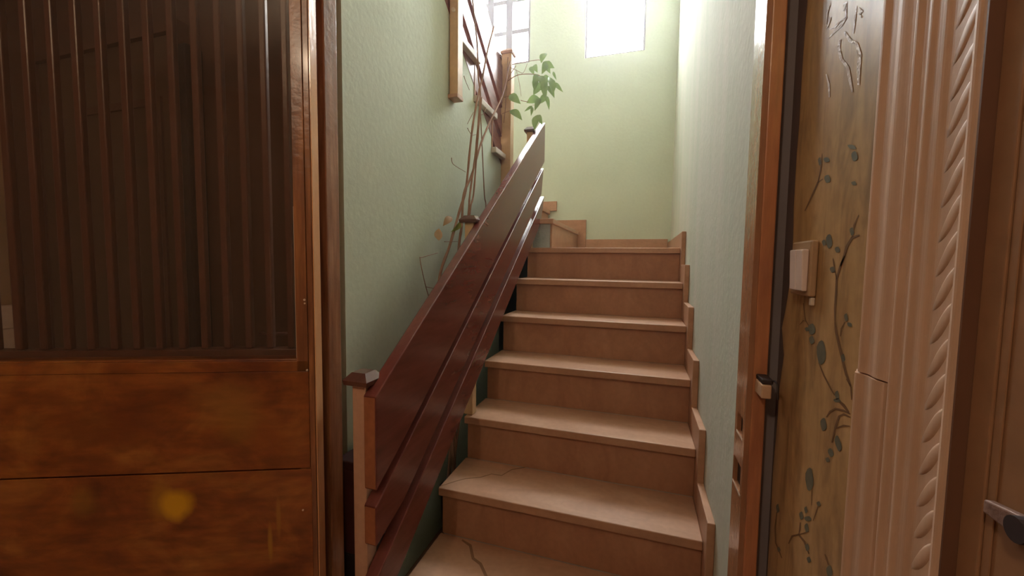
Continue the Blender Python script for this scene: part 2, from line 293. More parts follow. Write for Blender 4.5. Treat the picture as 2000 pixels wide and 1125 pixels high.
PRINT_LEAVES = [[[0.5834,1.1695],[0.583,1.1676],[0.5863,1.1662],[0.5908,1.1656],[0.5932,1.166],[0.5949,1.1674],[0.5972,1.1693],[0.5977,1.1712],[0.5942,1.1726],[0.5897,1.1731],[0.5873,1.1727],[0.5857,1.1713]],[[0.596,1.2045],[0.5953,1.2],[0.5991,1.1969],[0.6044,1.1959],[0.6078,1.1973],[0.6104,1.2007],[0.6134,1.2054],[0.6141,1.21],[0.6101,1.2131],[0.6047,1.2139],[0.6013,1.2125],[0.5989,1.2091]],[[0.6131,1.2034],[0.6124,1.2014],[0.6156,1.2001],[0.6198,1.1998],[0.6218,1.2004],[0.623,1.2019],[0.6254,1.204],[0.6261,1.2061],[0.6228,1.2073],[0.6186,1.2076],[0.6167,1.207],[0.6154,1.2055]],[[0.5741,1.1933],[0.5737,1.1915],[0.5769,1.1902],[0.5812,1.1898],[0.5836,1.1904],[0.5851,1.1918],[0.5874,1.1937],[0.5878,1.1956],[0.5845,1.1968],[0.5801,1.1972],[0.5778,1.1966],[0.5763,1.1952]],[[0.5438,1.2125],[0.5432,1.2102],[0.5455,1.2087],[0.5487,1.2083],[0.5501,1.209],[0.5512,1.2108],[0.5531,1.2132],[0.5537,1.2156],[0.5513,1.2171],[0.5481,1.2174],[0.5466,1.2167],[0.5456,1.2149]],[[0.5442,1.1161],[0.5435,1.1138],[0.5457,1.1118],[0.5486,1.1108],[0.5498,1.1113],[0.5507,1.1129],[0.5525,1.115],[0.5532,1.1173],[0.551,1.1193],[0.548,1.1203],[0.5468,1.1198],[0.546,1.1182]],[[0.5334,1.1076],[0.5343,1.1069],[0.5381,1.1064],[0.5422,1.1065],[0.544,1.1075],[0.5445,1.1087],[0.5452,1.1097],[0.5443,1.1105],[0.5405,1.1109],[0.5363,1.1107],[0.5346,1.1098],[0.5341,1.1085]],[[0.5439,1.0698],[0.5433,1.0676],[0.5457,1.0653],[0.5489,1.0639],[0.5504,1.0642],[0.5515,1.0657],[0.5534,1.0677],[0.554,1.0699],[0.5516,1.0722],[0.5483,1.0736],[0.5468,1.0733],[0.5458,1.0718]],[[0.5937,1.0654],[0.5931,1.0577],[0.5982,1.0508],[0.6057,1.0468],[0.6115,1.0476],[0.6162,1.0524],[0.6206,1.0597],[0.6211,1.0678],[0.6156,1.0748],[0.6079,1.0784],[0.6021,1.0773],[0.5976,1.0724]],[[0.6291,1.0893],[0.6288,1.0855],[0.6338,1.0819],[0.6408,1.0797],[0.6456,1.0799],[0.649,1.0822],[0.6527,1.0856],[0.653,1.0895],[0.6476,1.0931],[0.6405,1.0952],[0.6358,1.0949],[0.6325,1.0926]],[[0.65,1.086],[0.6494,1.0846],[0.6532,1.083],[0.6581,1.0818],[0.6603,1.0818],[0.6616,1.0827],[0.6643,1.0837],[0.665,1.0851],[0.661,1.0868],[0.6561,1.0879],[0.6539,1.0879],[0.6526,1.087]],[[0.6302,1.0746],[0.6296,1.0719],[0.6336,1.0691],[0.6389,1.0673],[0.6419,1.0675],[0.644,1.0692],[0.6469,1.0715],[0.6476,1.0742],[0.6434,1.0771],[0.6379,1.0788],[0.635,1.0785],[0.633,1.0768]],[[0.5523,1.0238],[0.5516,1.0213],[0.554,1.0185],[0.5574,1.0167],[0.559,1.0169],[0.5601,1.0186],[0.5622,1.0207],[0.5629,1.0232],[0.5603,1.0261],[0.5569,1.0279],[0.5553,1.0276],[0.5543,1.0259]],[[0.5478,1.0192],[0.5478,1.018],[0.5518,1.0158],[0.557,1.0137],[0.5604,1.0129],[0.5627,1.013],[0.5651,1.0135],[0.5651,1.0147],[0.561,1.017],[0.5557,1.0191],[0.5523,1.0198],[0.5501,1.0197]],[[0.5788,0.9786],[0.5782,0.9746],[0.5819,0.9701],[0.587,0.9669],[0.5903,0.9667],[0.5927,0.9689],[0.5956,0.972],[0.5962,0.9762],[0.5924,0.9808],[0.5871,0.9839],[0.5839,0.984],[0.5816,0.9818]],[[0.5571,0.9535],[0.5554,0.9514],[0.5575,0.9482],[0.5612,0.9454],[0.5636,0.9447],[0.566,0.9454],[0.5694,0.9465],[0.5712,0.9486],[0.569,0.952],[0.5652,0.9547],[0.5627,0.9554],[0.5604,0.9547]],[[0.5648,0.9404],[0.5642,0.9391],[0.567,0.9366],[0.5706,0.9344],[0.5723,0.934],[0.5733,0.9347],[0.5753,0.9353],[0.5759,0.9367],[0.573,0.9392],[0.5694,0.9414],[0.5678,0.9417],[0.5667,0.9411]],[[0.5407,0.972],[0.5381,0.9683],[0.5395,0.964],[0.5429,0.9608],[0.5458,0.9605],[0.549,0.9623],[0.5534,0.9651],[0.5561,0.9688],[0.5547,0.9733],[0.5511,0.9764],[0.5482,0.9767],[0.545,0.9748]],[[0.6054,0.8946],[0.6047,0.887],[0.6095,0.8784],[0.6167,0.8723],[0.6222,0.8714],[0.6265,0.8751],[0.6308,0.8811],[0.6316,0.8891],[0.6263,0.8979],[0.6188,0.9038],[0.6135,0.9043],[0.6094,0.9005]],[[0.6181,0.845],[0.6171,0.8431],[0.6199,0.8395],[0.6235,0.8366],[0.6247,0.8365],[0.6255,0.8379],[0.6278,0.8391],[0.6289,0.841],[0.626,0.8446],[0.6223,0.8475],[0.6211,0.8475],[0.6204,0.8461]],[[0.63,0.8297],[0.6291,0.8273],[0.6326,0.8229],[0.6373,0.8192],[0.6395,0.8186],[0.6409,0.8199],[0.6437,0.8211],[0.6446,0.8236],[0.641,0.828],[0.6363,0.8317],[0.6341,0.8322],[0.6327,0.831]],[[0.6039,0.8417],[0.6039,0.84],[0.6089,0.8355],[0.6155,0.8308],[0.6199,0.8285],[0.623,0.8279],[0.6261,0.8277],[0.6261,0.8295],[0.6208,0.8342],[0.614,0.8389],[0.6097,0.8411],[0.6068,0.8416]],[[0.5806,0.8758],[0.58,0.8745],[0.5829,0.8715],[0.5868,0.8688],[0.5886,0.8681],[0.5897,0.8687],[0.5919,0.8691],[0.5925,0.8705],[0.5894,0.8735],[0.5855,0.8763],[0.5837,0.8769],[0.5826,0.8763]],[[0.6104,0.8248],[0.6096,0.8221],[0.6128,0.8177],[0.6171,0.8139],[0.6192,0.8134],[0.6206,0.8149],[0.6232,0.8164],[0.6241,0.8191],[0.6208,0.8237],[0.6164,0.8274],[0.6144,0.8278],[0.613,0.8263]],[[0.6053,0.8013],[0.6045,0.7993],[0.6078,0.7952],[0.612,0.7915],[0.614,0.7907],[0.6153,0.7916],[0.6178,0.7924],[0.6186,0.7944],[0.6153,0.7986],[0.6109,0.8023],[0.609,0.803],[0.6077,0.8021]],[[0.5976,0.7898],[0.5969,0.7882],[0.6001,0.7843],[0.6043,0.7806],[0.6062,0.7797],[0.6075,0.7804],[0.6099,0.7808],[0.6106,0.7824],[0.6073,0.7864],[0.603,0.7901],[0.6011,0.7909],[0.5999,0.7902]],[[0.5397,0.8181],[0.5392,0.8147],[0.5424,0.8094],[0.5469,0.8049],[0.5498,0.8037],[0.5519,0.8049],[0.5544,0.8068],[0.5549,0.8103],[0.5515,0.8157],[0.547,0.8201],[0.5442,0.8212],[0.5421,0.82]],[[0.7233,0.7836],[0.7218,0.7807],[0.7256,0.7755],[0.7308,0.7713],[0.7326,0.7712],[0.7337,0.7734],[0.7372,0.7752],[0.7388,0.7782],[0.7347,0.7835],[0.7295,0.7876],[0.7277,0.7876],[0.7266,0.7855]],[[0.7083,0.7253],[0.7071,0.724],[0.711,0.7197],[0.716,0.7155],[0.7177,0.7149],[0.7186,0.7158],[0.7216,0.7158],[0.7229,0.7171],[0.7188,0.7215],[0.7138,0.7257],[0.7121,0.7262],[0.7112,0.7253]],[[0.6123,1.2835],[0.612,1.2809],[0.6161,1.2798],[0.6218,1.2802],[0.6253,1.2816],[0.6278,1.2839],[0.6307,1.2871],[0.6311,1.2899],[0.6267,1.2909],[0.6209,1.2904],[0.6175,1.289],[0.6151,1.2866]],[[0.6439,1.3129],[0.6429,1.31],[0.6457,1.3087],[0.6494,1.3088],[0.6507,1.3099],[0.6516,1.312],[0.654,1.3153],[0.6551,1.3183],[0.6522,1.3196],[0.6484,1.3194],[0.6471,1.3184],[0.6463,1.3162]],[[0.6181,1.3087],[0.6179,1.3071],[0.6223,1.3069],[0.6281,1.3079],[0.6316,1.3091],[0.634,1.3109],[0.6369,1.3133],[0.6371,1.315],[0.6325,1.315],[0.6266,1.314],[0.6231,1.3127],[0.6208,1.311]],[[0.5472,1.2955],[0.5468,1.2926],[0.55,1.2914],[0.5543,1.2916],[0.557,1.2931],[0.559,1.2956],[0.5613,1.299],[0.5617,1.302],[0.5584,1.3032],[0.554,1.3029],[0.5514,1.3014],[0.5494,1.2989]],[[0.5512,1.3051],[0.5522,1.3045],[0.5573,1.3056],[0.5637,1.3078],[0.5679,1.31],[0.5705,1.3121],[0.5724,1.3139],[0.5714,1.3145],[0.566,1.3133],[0.5595,1.311],[0.5554,1.3088],[0.5529,1.3068]],[[0.5454,1.2656],[0.5451,1.2644],[0.548,1.2641],[0.5518,1.2645],[0.5538,1.2652],[0.5551,1.2663],[0.557,1.2678],[0.5574,1.269],[0.5543,1.2692],[0.5505,1.2688],[0.5485,1.2681],[0.5472,1.267]]]
PRINT_SCROLLS = [[([0.6124,1.4535],[0.6077,1.4508]),([0.6172,1.4452],[0.6085,1.4411]),([0.6075,1.427],[0.6001,1.4251]),([0.5882,1.4081],[0.5811,1.4063]),([0.5811,1.3914],[0.5737,1.3889]),([0.5711,1.3736],[0.5671,1.3724])],[([0.6015,1.4561],[0.5972,1.455]),([0.5869,1.4377],[0.581,1.4375]),([0.5704,1.4262],[0.5638,1.4251]),([0.5616,1.4106],[0.5535,1.407]),([0.5623,1.3947],[0.554,1.3909]),([0.5581,1.3764],[0.5536,1.3746])],[([0.5757,1.4408],[0.5774,1.4418]),([0.5729,1.4539],[0.576,1.4558]),([0.5723,1.4698],[0.574,1.4709])],[([0.5676,1.4645],[0.5657,1.4642]),([0.5613,1.4573],[0.5567,1.4548]),([0.5668,1.4573],[0.562,1.4545]),([0.5589,1.4486],[0.5569,1.4482])],[([0.6451,1.471],[0.6472,1.4728]),([0.629,1.4693],[0.6324,1.4724]),([0.6079,1.4661],[0.6113,1.4691]),([0.5963,1.4691],[0.6004,1.4717]),([0.5983,1.4865],[0.6005,1.4879])],[([0.6503,1.4869],[0.653,1.4886]),([0.6459,1.4888],[0.6506,1.4921]),([0.6389,1.4953],[0.6414,1.4971])],[([0.6436,1.4816],[0.6445,1.4832]),([0.6271,1.4745],[0.6301,1.4776]),([0.6146,1.4745],[0.6177,1.4776]),([0.5952,1.47],[0.5966,1.4716])],[([0.6468,1.5156],[0.6447,1.514]),([0.656,1.5099],[0.6518,1.5072]),([0.6558,1.4933],[0.6535,1.492])],[([0.6032,1.4813],[0.6071,1.4838]),([0.6003,1.4875],[0.607,1.4925]),([0.5958,1.4871],[0.5983,1.4898])],[([0.6466,1.4263],[0.6432,1.4252]),([0.638,1.4097],[0.6317,1.4074]),([0.6325,1.3915],[0.6291,1.3902])]]
CRACK_A = [([-0.6674,1.252],[-0.6692,1.2544]),([-0.6231,1.3047],[-0.6262,1.3093]),([-0.5979,1.3307],[-0.6006,1.3357]),([-0.5492,1.3571],[-0.5519,1.3622]),([-0.5183,1.3928],[-0.5207,1.3982]),([-0.478,1.3956],[-0.4805,1.4008]),([-0.4546,1.4497],[-0.4575,1.4548]),([-0.4239,1.4721],[-0.4262,1.4778]),([-0.3875,1.5044],[-0.3888,1.5076])]
CRACK_B = [([-0.5762,1.2489],[-0.5761,1.2566]),([-0.5396,1.2316],[-0.5341,1.2417]),([-0.5063,1.1789],[-0.5005,1.188]),([-0.473,1.1636],[-0.4683,1.1736]),([-0.4382,1.1237],[-0.4317,1.1312]),([-0.4247,1.1102],[-0.4209,1.1141])]
CORNER_STRIP = [([0.7338,1.6165],[0.7745,1.6165]),([0.7306,1.5706],[0.7745,1.5706]),([0.7338,1.5281],[0.7745,1.5281]),([0.7354,1.4613],[0.7745,1.4613]),([0.7348,1.3925],[0.7745,1.3925]),([0.7382,1.347],[0.7745,1.347]),([0.7381,1.3063],[0.7745,1.3063]),([0.7372,1.2604],[0.7745,1.2604]),([0.7324,1.2172],[0.7745,1.2172]),([0.7318,1.1725],[0.7745,1.1725]),([0.7374,1.1377],[0.7745,1.1377]),([0.7497,1.0979],[0.7745,1.0979]),([0.76,1.0712],[0.7745,1.0712]),([0.7509,1.0473],[0.7745,1.0473]),([0.7429,1.0288],[0.7745,1.0288]),([0.7498,0.9967],[0.7745,0.9967]),([0.7553,0.9694],[0.7745,0.9694]),([0.7556,0.926],[0.7745,0.926]),([0.7584,0.881],[0.7745,0.881]),([0.7637,0.8341],[0.7745,0.8341]),([0.7633,0.7848],[0.7745,0.7848]),([0.7608,0.7546],[0.7745,0.7546]),([0.7615,0.7113],[0.7745,0.7113]),([0.7628,0.6384],[0.7745,0.6384]),([0.7598,0.5896],[0.7745,0.5896])]
STEMS = [[[[-0.74,1.3844,1.0818],[-0.74,1.484,1.2458],[-0.74,1.5849,1.4142],[-0.74,1.6315,1.4871],[-0.74,1.689,1.7365],[-0.74,1.7507,1.9112],[-0.74,1.8167,2.0489],[-0.74,1.8796,2.2012],[-0.74,1.9609,2.3525]],0.0065,1],[[[-0.725,1.5299,1.2118],[-0.725,1.5588,1.3246],[-0.725,1.5778,1.4579],[-0.725,1.6575,1.5512],[-0.725,1.7553,1.7064],[-0.725,1.8637,1.8407],[-0.725,2.0534,2.047],[-0.725,2.1413,2.2086],[-0.725,2.1835,2.2821]],0.0065,1],[[[-0.715,1.6044,1.3724],[-0.715,1.6193,1.4642],[-0.715,1.6728,1.6364],[-0.715,1.7106,1.8174],[-0.715,1.7265,1.9286],[-0.715,1.7012,1.9961],[-0.715,1.6871,2.1228],[-0.715,1.6455,2.2431],[-0.715,1.6283,2.2953]],0.005,1],[[[-0.71,1.6039,1.3722],[-0.71,1.6468,1.4685],[-0.71,1.6835,1.6768],[-0.71,1.705,1.7927],[-0.71,1.7328,1.9148]],0.005,1],[[[-0.735,1.8516,1.4133],[-0.735,1.8361,1.5001],[-0.735,1.8024,1.72],[-0.735,1.776,1.8878]],0.004,1],[[[-0.75,1.3273,1.0346],[-0.75,1.2939,1.0992],[-0.75,1.2639,1.1781],[-0.75,1.2797,1.1855],[-0.75,1.3946,1.2041]],0.0018,0],[[[-0.75,1.3048,1.078],[-0.75,1.335,1.0725],[-0.75,1.3825,1.0658]],0.0015,0],[[[-0.73,1.6872,1.8353],[-0.73,1.6539,1.7997],[-0.73,1.6218,1.7631]],0.0015,0],[[[-0.73,1.622,1.746],[-0.73,1.6662,1.7311],[-0.73,1.7179,1.7466]],0.0015,0],[[[-0.735,1.4809,1.5861],[-0.735,1.4977,1.5638],[-0.735,1.6174,1.5588]],0.0015,0],[[[-0.735,1.5936,1.9522],[-0.735,1.6146,1.9359],[-0.735,1.6525,1.9171]],0.0015,0],[[[-0.735,1.4207,1.2488],[-0.735,1.474,1.2515],[-0.735,1.5406,1.2549]],0.0015,0],[[[-0.72,1.7283,1.8352],[-0.72,1.7775,1.859],[-0.72,1.8155,1.9004]],0.0015,0]]
TWIGS = [[[[-0.7376,2.25,2.2976],[-0.6617,2.25,2.3015],[-0.5813,2.25,2.3018],[-0.5575,2.25,2.2875]],0.002],[[[-0.7611,2.25,2.2098],[-0.697,2.25,2.2359],[-0.6007,2.25,2.2266],[-0.5619,2.25,2.2079]],0.0025],[[[-0.7127,2.25,2.2661],[-0.6934,2.25,2.1959],[-0.68,2.25,2.1151]],0.0015],[[[-0.6827,2.25,2.0927],[-0.6613,2.25,2.0848],[-0.6371,2.25,2.0794]],0.002],[[[-0.7528,2.25,2.2855],[-0.7003,2.25,2.2561],[-0.6698,2.25,2.2437],[-0.6465,2.25,2.2911]],0.0015],[[[-0.713,2.25,2.2887],[-0.7522,2.25,2.2343],[-0.7761,2.25,2.1658],[-0.7939,2.25,2.0873]],0.002],[[[-0.7628,2.25,2.3407],[-0.7673,2.25,2.2048],[-0.7748,2.25,2.0623],[-0.7831,2.25,1.9765]],0.003],[[[-0.6127,2.25,2.0599],[-0.5948,2.25,2.0608],[-0.5776,2.25,2.0927]],0.0012],[[[-0.7932,2.25,2.0295],[-0.7465,2.25,2.0422]],0.002],[[[-0.7818,2.25,2.1206],[-0.7476,2.25,2.1254]],0.002]]
LEAVES = [[[-0.7374,2.21,2.1117],[-0.6612,2.18,2.0476],0.047],[[-0.7499,2.26,2.0461],[-0.6659,2.23,1.9763],0.047],[[-0.59,2.31,2.1197],[-0.6577,2.28,2.0899],0.047],[[-0.5751,2.235,1.9975],[-0.5865,2.205,1.9079],0.0441],[[-0.5819,2.285,2.0153],[-0.5524,2.255,1.9459],0.0264],[[-0.5312,2.21,2.3114],[-0.5486,2.18,2.2487],0.0411],[[-0.5538,2.26,2.275],[-0.4857,2.23,2.2415],0.0441],[[-0.6237,2.31,2.307],[-0.5938,2.28,2.25],0.0323],[[-0.5849,2.235,2.2181],[-0.5963,2.205,2.1435],0.0382],[[-0.5609,2.285,2.1805],[-0.6094,2.255,2.1374],0.0441],[[-0.5117,2.21,2.1845],[-0.4831,2.18,2.0719],0.047],[[-0.539,2.26,2.1118],[-0.5778,2.23,2.0545],0.0352],[[-0.5478,2.31,2.1237],[-0.5189,2.28,2.0555],0.0235],[[-0.4909,2.235,2.1598],[-0.4298,2.205,2.0972],0.0235],[[-0.506,2.285,2.2438],[-0.4783,2.255,2.1859],0.0147],[[-0.6017,2.21,2.0386],[-0.6399,2.18,2.0041],0.0147],[[-0.6153,2.26,2.0525],[-0.6152,2.23,1.994],0.0176],[[-0.7724,2.31,2.0305],[-0.7586,2.28,1.9723],0.0264],[[-0.5281,2.235,2.1478],[-0.4771,2.205,2.07],0.0352],[[-0.5603,2.285,2.3069],[-0.5138,2.255,2.2261],0.0411],[[-0.5607,2.21,2.196],[-0.5291,2.18,2.1147],0.0411]]
LOW_LEAVES = [[[-0.735,1.5801,1.3462],[-0.745,1.4937,1.2942],0.0204],[[-0.735,1.3746,1.2967],[-0.745,1.3934,1.2533],0.0266],[[-0.735,1.4825,1.3508],[-0.745,1.4268,1.3131],0.0245]]

# ------------------------------------------------------------------ the setting
XR = 0.2225        # right stair wall
YB = 3.50          # back wall
bm = BM(); box(bm, -3.2, .26, -2.6, 1.25, -.1, 0); box(bm, -1.95, .26, 1.25, 3.5, -.1, 0); struct('floor', bm, M['floor'])
bm = BM(); box(bm, -1.95, .32, .85, 3.62, 4.5, 4.6); struct('ceiling', bm, M['white'])
bm = BM(); box(bm, -3.2, .32, -2.6, .90, 2.6, 2.7); box(bm, -3.2, -.86, .90, 1.2, 2.6, 2.7); o = struct('ceiling_hall', bm, M['white'])
# back wall with two window openings
bm = BM()
W1 = (-1.56, -.985, 2.92, 4.30); W2 = (-.505, -.025, 2.885, 4.30)
for x0, x1, z0, z1 in ((-1.95, W1[0], 0, 4.5), (W1[1], W2[0], 0, 4.5), (W2[1], .32, 0, 4.5), (W1[0], W1[1], 0, W1[2]), (W1[0], W1[1], W1[3], 4.5), (W2[0], W2[1], 0, W2[2]), (W2[0], W2[1], W2[3], 4.5)):
    box(bm, x0, x1, YB, YB + .12, z0, z1)
struct('wall_back', bm, M['green'], 'pale green plastered wall at the back of the stairs')
bm = BM(); box(bm, XR, XR + .1, .83, YB, 0, 4.5); struct('wall_right', bm, M['green_streak'], 'streaky pale green wall along the right of the stairs')
# stair tread data
NOS = lambda n: 1.24683 + .22017 * n
TZ = lambda n: .36 + .18 * n
UY = lambda k: 2.36 - .245 * (k - 8)
UZ = lambda k: 1.80 + .18 * (k - 8)
XS = -.80
pts = [(.94, 0), (2.255, 0), (2.255, UZ(8) - .032)]
for k in range(9, 14):
    pts += [(UY(k) - .02, UZ(k - 1) - .032), (UY(k) - .02, UZ(k) - .032)]
pts += [(.94, UZ(13) - .032)]
bm = BM(); prism(bm, pts, 0, XS - .06, XS)
struct('wall_left', bm, M['green'], 'pale green wall under the upper flight, left of the stairs')
bm = BM(); box(bm, -1.95, -1.9, 1.25, YB, 0, 4.5); box(bm, -1.95, -1.9, .9, 1.25, 2.7, 4.5); struct('wall_outer', bm, M['green'])
bm = BM(); box(bm, -1.95, XR, .85, .90, 2.6, 4.5); box(bm, -.80, .205, .765, .85, 2.10, 2.6); struct('wall_front', bm, M['roomwall'])
# space behind the door leaf
bm = BM(); box(bm, -3.2, XS - .06, 1.2, 1.25, 0, 2.6); struct('wall_recess', bm, M['recess'], 'dark brown wall behind the barred glass')
bm = BM(); box(bm, -3.13, -3.08, -2.5, 1.2, 0, 2.6); struct('wall_far_left', bm, M['ochre'])
# hall: side wall with paper, rear wall with a window opening
bm = BM(); box(bm, .225, .245, .3565, .775, 0, 2.6); box(bm, .225, .30, -2.6, -.55, 0, 2.6); box(bm, .245, .30, -.55, .3565, 2.1, 2.6)
wall_side = struct('wall_side', bm, M['paper'], 'gold tan papered wall with printed branches beside the doorway')
bm = BM()
for P in PRINT_BRANCHES:
    for (a, b), (c, d) in zip(P, P[1:]):
        bm.faces.new([bm.verts.new((.2246, *q)) for q in (a, b, d, c)])
bmesh.ops.remove_doubles(bm, verts=bm.verts[:], dist=1e-5)
o = link('printed_branches', bm, M['pbranch'], wall_side); o['kind'] = 'stuff'
bm = BM()
for P in PRINT_LEAVES: bm.faces.new([bm.verts.new((.2245, *q)) for q in P])
o = link('printed_leaves', bm, M['pleaf'], wall_side); o['kind'] = 'stuff'
bm = BM()
for P in PRINT_SCROLLS:
    for (a, b), (c, d) in zip(P, P[1:]):
        bm.faces.new([bm.verts.new((.2244, *q)) for q in (a, b, d, c)])
bmesh.ops.remove_doubles(bm, verts=bm.verts[:], dist=1e-5)
o = link('printed_scrolls', bm, M['pscroll'], wall_side); o['kind'] = 'stuff'
bm = BM(); box(bm, -3.2, .30, -2.6, -2.5, 0, 2.6); struct('wall_rear', bm, M['roomwall'])
bm = BM(); box(bm, .2055, .2245, .768, .829, 0, 2.1); box(bm, .2055, .26, .7755, .829, 0, 2.1); struct('wall_return', bm, M['greystrip'], 'mauve grey plaster strip between door jamb and papered wall')

bm = BM()  # dark mauve ribbon laid over the paper along the corner
for (a, b), (c, d) in zip(CORNER_STRIP, CORNER_STRIP[1:]):
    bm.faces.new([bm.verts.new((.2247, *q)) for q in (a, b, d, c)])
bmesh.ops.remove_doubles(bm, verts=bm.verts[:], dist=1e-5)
link('corner_strip', bm, M['mauve_strip'], wall_side)['label'] = 'dark mauve strip with a ragged edge along the wall corner'
# windows -------------------------------------------------------------
def window(n, W, cols, rows, fr, mt, label, glazed=True):
    x0, x1, z0, z1 = W; y0, y1 = 3.515, 3.56
    e = struct_empty('window_%d' % n, label, ((x0 + x1) / 2, y0, z0)); ox, oz = (x0 + x1) / 2, z0
    bm = BM()
    a = [(x0, x0 + fr), (x1 - fr, x1)]
    for p, q in a: box(bm, p - ox, q - ox, 0, y1 - y0, 0, z1 - z0, .004)
    box(bm, x0 + fr - ox, x1 - fr - ox, 0, y1 - y0, 0, fr, .004); box(bm, x0 + fr - ox, x1 - fr - ox, 0, y1 - y0, z1 - z0 - fr, z1 - z0, .004)
    link('window_frame', bm, M['winframe'], e)
    gx = [x0 + fr + i * (x1 - x0 - 2 * fr) / cols for i in range(cols + 1)]; gz = [z0 + fr + i * (z1 - z0 - 2 * fr) / rows for i in range(rows + 1)]
    for g in gx[1:-1]:
        bm = BM(); box(bm, g - mt * .85 - ox, g + mt * .85 - ox, .002, y1 - y0 - .002, gz[0] - oz, gz[-1] - oz, .004); link('mullion', bm, M['winframe'], e)
    for g in gz[1:-1]:
        for xa, xb in zip(gx, gx[1:]):
            bm = BM(); box(bm, xa - ox + (mt * .85 if xa != gx[0] else 0), xb - ox - (mt * .85 if xb != gx[-1] else 0), .004, y1 - y0 - .004, g - mt / 2 - oz, g + mt / 2 - oz, .003); link('glazing_bar', bm, M['winframe'], e)
    for xa, xb in zip(gx, gx[1:]):
        for za, zb in zip(gz, gz[1:]):
            bm = BM(); box(bm, xa - ox + .002, xb - ox - .002, .020, .024, za - oz + .002, zb - oz - .002); link('pane', bm, M['glass'], e)
window(1, W1, 3, 5, .022, .036, 'grid window with small bright panes at the top left of the back wall')
window(2, W2, 1, 1, .016, .03, 'tall single pane window shining white in the back wall')
# warm fill lamp added unseen behind the camera to light the hall
lamp = thing('added_lamp', 'warm bulb light added out of view, on a short cord under the hall ceiling', 'lamp', (-.58, -.85, 2.30))
bm = BM(); lathe(bm, [(.05, .295), (.05, .27), (.004, .265), (.004, .07), (.022, .06), (.022, .03)], 0, 0); link('added_lamp_cord', bm, M['white'], lamp, True)
ld = bpy.data.lights.new('fill', 'POINT'); ld.energy = FILL_LAMP; ld.color = (1.0, .76, .52); ld.shadow_soft_size = .06
lo = bpy.data.objects.new('fill', ld); COL.objects.link(lo); lo.parent = lamp; lo.location = (0, 0, -.04)

# ------------------------------------------------------------------ lower flight
st = thing('staircase', 'flight of tan stone steps climbing from the doorway to the quarter landing', 'staircase', (0, 0, 0))
# core under the steps
pts = [(NOS(-1) + .02, 0)]
for n in range(-1, 5): pts += [(NOS(n) + .02, TZ(n) - .032), (NOS(n + 1) + .02, TZ(n) - .032)]
pts += [(NOS(5) + .02, TZ(5) - .032), (3.499, TZ(5) - .032), (3.499, 0)]
bm = BM(); prism(bm, pts, 0, -.655, .199); link('plaster_core', bm, M['blue_plaster'], st)
for n in range(-1, 6):
    y1 = NOS(n + 1) + .019 if n < 5 else 3.478
    bm = BM(); box(bm, -.668, .2005, NOS(n), y1, TZ(n) - .03, TZ(n), .0035)
    tr = link('tread', bm, M['stone'], st)
    bm = BM(); box(bm, -.660, .2005, NOS(n) + .020 - .001, NOS(n) + .036, TZ(n) - .18, TZ(n) - .0305, .001); link('riser', bm, M['riser'], st)
    for nn, P in ((0, CRACK_A), (-1, CRACK_B)):
        if nn == n:
            bm = BM()
            for (a, b), (c, d) in zip(P, P[1:]): bm.faces.new([bm.verts.new((*q, TZ(n) + .0004)) for q in (a, b, d, c)])
            bmesh.ops.remove_doubles(bm, verts=bm.verts[:], dist=1e-5)
            link('crack', bm, M['crack'], tr)
    bm = BM()
    ya, yb = NOS(n) - .05, (NOS(n + 1) - .05 if n < 5 else 3.478)
    box(bm, .201, .2222, ya, yb - .0005, TZ(n) - .20, TZ(n) + (.09 if n < 5 else .085), .003); link('skirting', bm, M['stone'], st)
for x0, x1, z0, z1 in ((-.456, .2005, 1.262, 1.373), (-.715, -.4565, 1.262, 1.540), (-1.05, -.7155, 1.622, 1.705)):
    bm = BM(); box(bm, x0, x1, 3.479, 3.499, z0, z1, .002); link('skirting', bm, M['stone'], st)
# turning steps to the left of the landing
bm = BM(); box(bm, -.80, -.54, 2.44, 3.478, 1.262, 1.409); box(bm, -1.89, -.80, 2.262, 3.478, 1.2, 1.589); link('plaster_core', bm, M['blue_plaster'], st)
bm = BM(); box(bm, -.795, -.518, 2.42, 3.478, 1.41, 1.44, .004); link('tread', bm, M['stone'], st)
bm = BM(); box(bm, -.5395, -.528, 2.445, 3.478, 1.262, 1.4095, .001); link('riser', bm, M['stone'], st)
bm = BM(); box(bm, -1.89, -.77, 2.40, 3.478, 1.59, 1.62, .004); link('tread', bm, M['stone'], st)
bm = BM(); box(bm, -.7995, -.788, 2.445, 3.478, 1.441, 1.5895, .001); link('riser', bm, M['stone'], st)

# ------------------------------------------------------------------ upper flight
us = thing('staircase', 'upper flight turning back above the green wall with jagged pale tread ends', 'staircase', (0, 0, 0))
for k in range(8, 12):
    bm = BM(); box(bm, -1.89, XS + .028, UY(k + 1) - .019, UY(k) - (0 if k > 8 else .10), UZ(k) - .031, UZ(k), .004); link('tread', bm, M['marble'], us)
    if k > 8:
        bm = BM(); box(bm, -1.89, XS + .004, UY(k) - .0195, UY(k) - .008, UZ(k - 1), UZ(k) - .0315); link('riser', bm, M['riser'], us)
pts = [(2.25, UZ(8) - .033)]
for k in range(9, 12): pts += [(UY(k) - .021, UZ(k - 1) - .033), (UY(k) - .021, UZ(k) - .033)]
pts += [(1.37, UZ(11) - .033), (1.37, UZ(11) - .25), (2.25, UZ(8) - .25)]
bm = BM(); prism(bm, pts, 0, -1.89, XS - .0605); link('plaster_core', bm, M['green'], us)

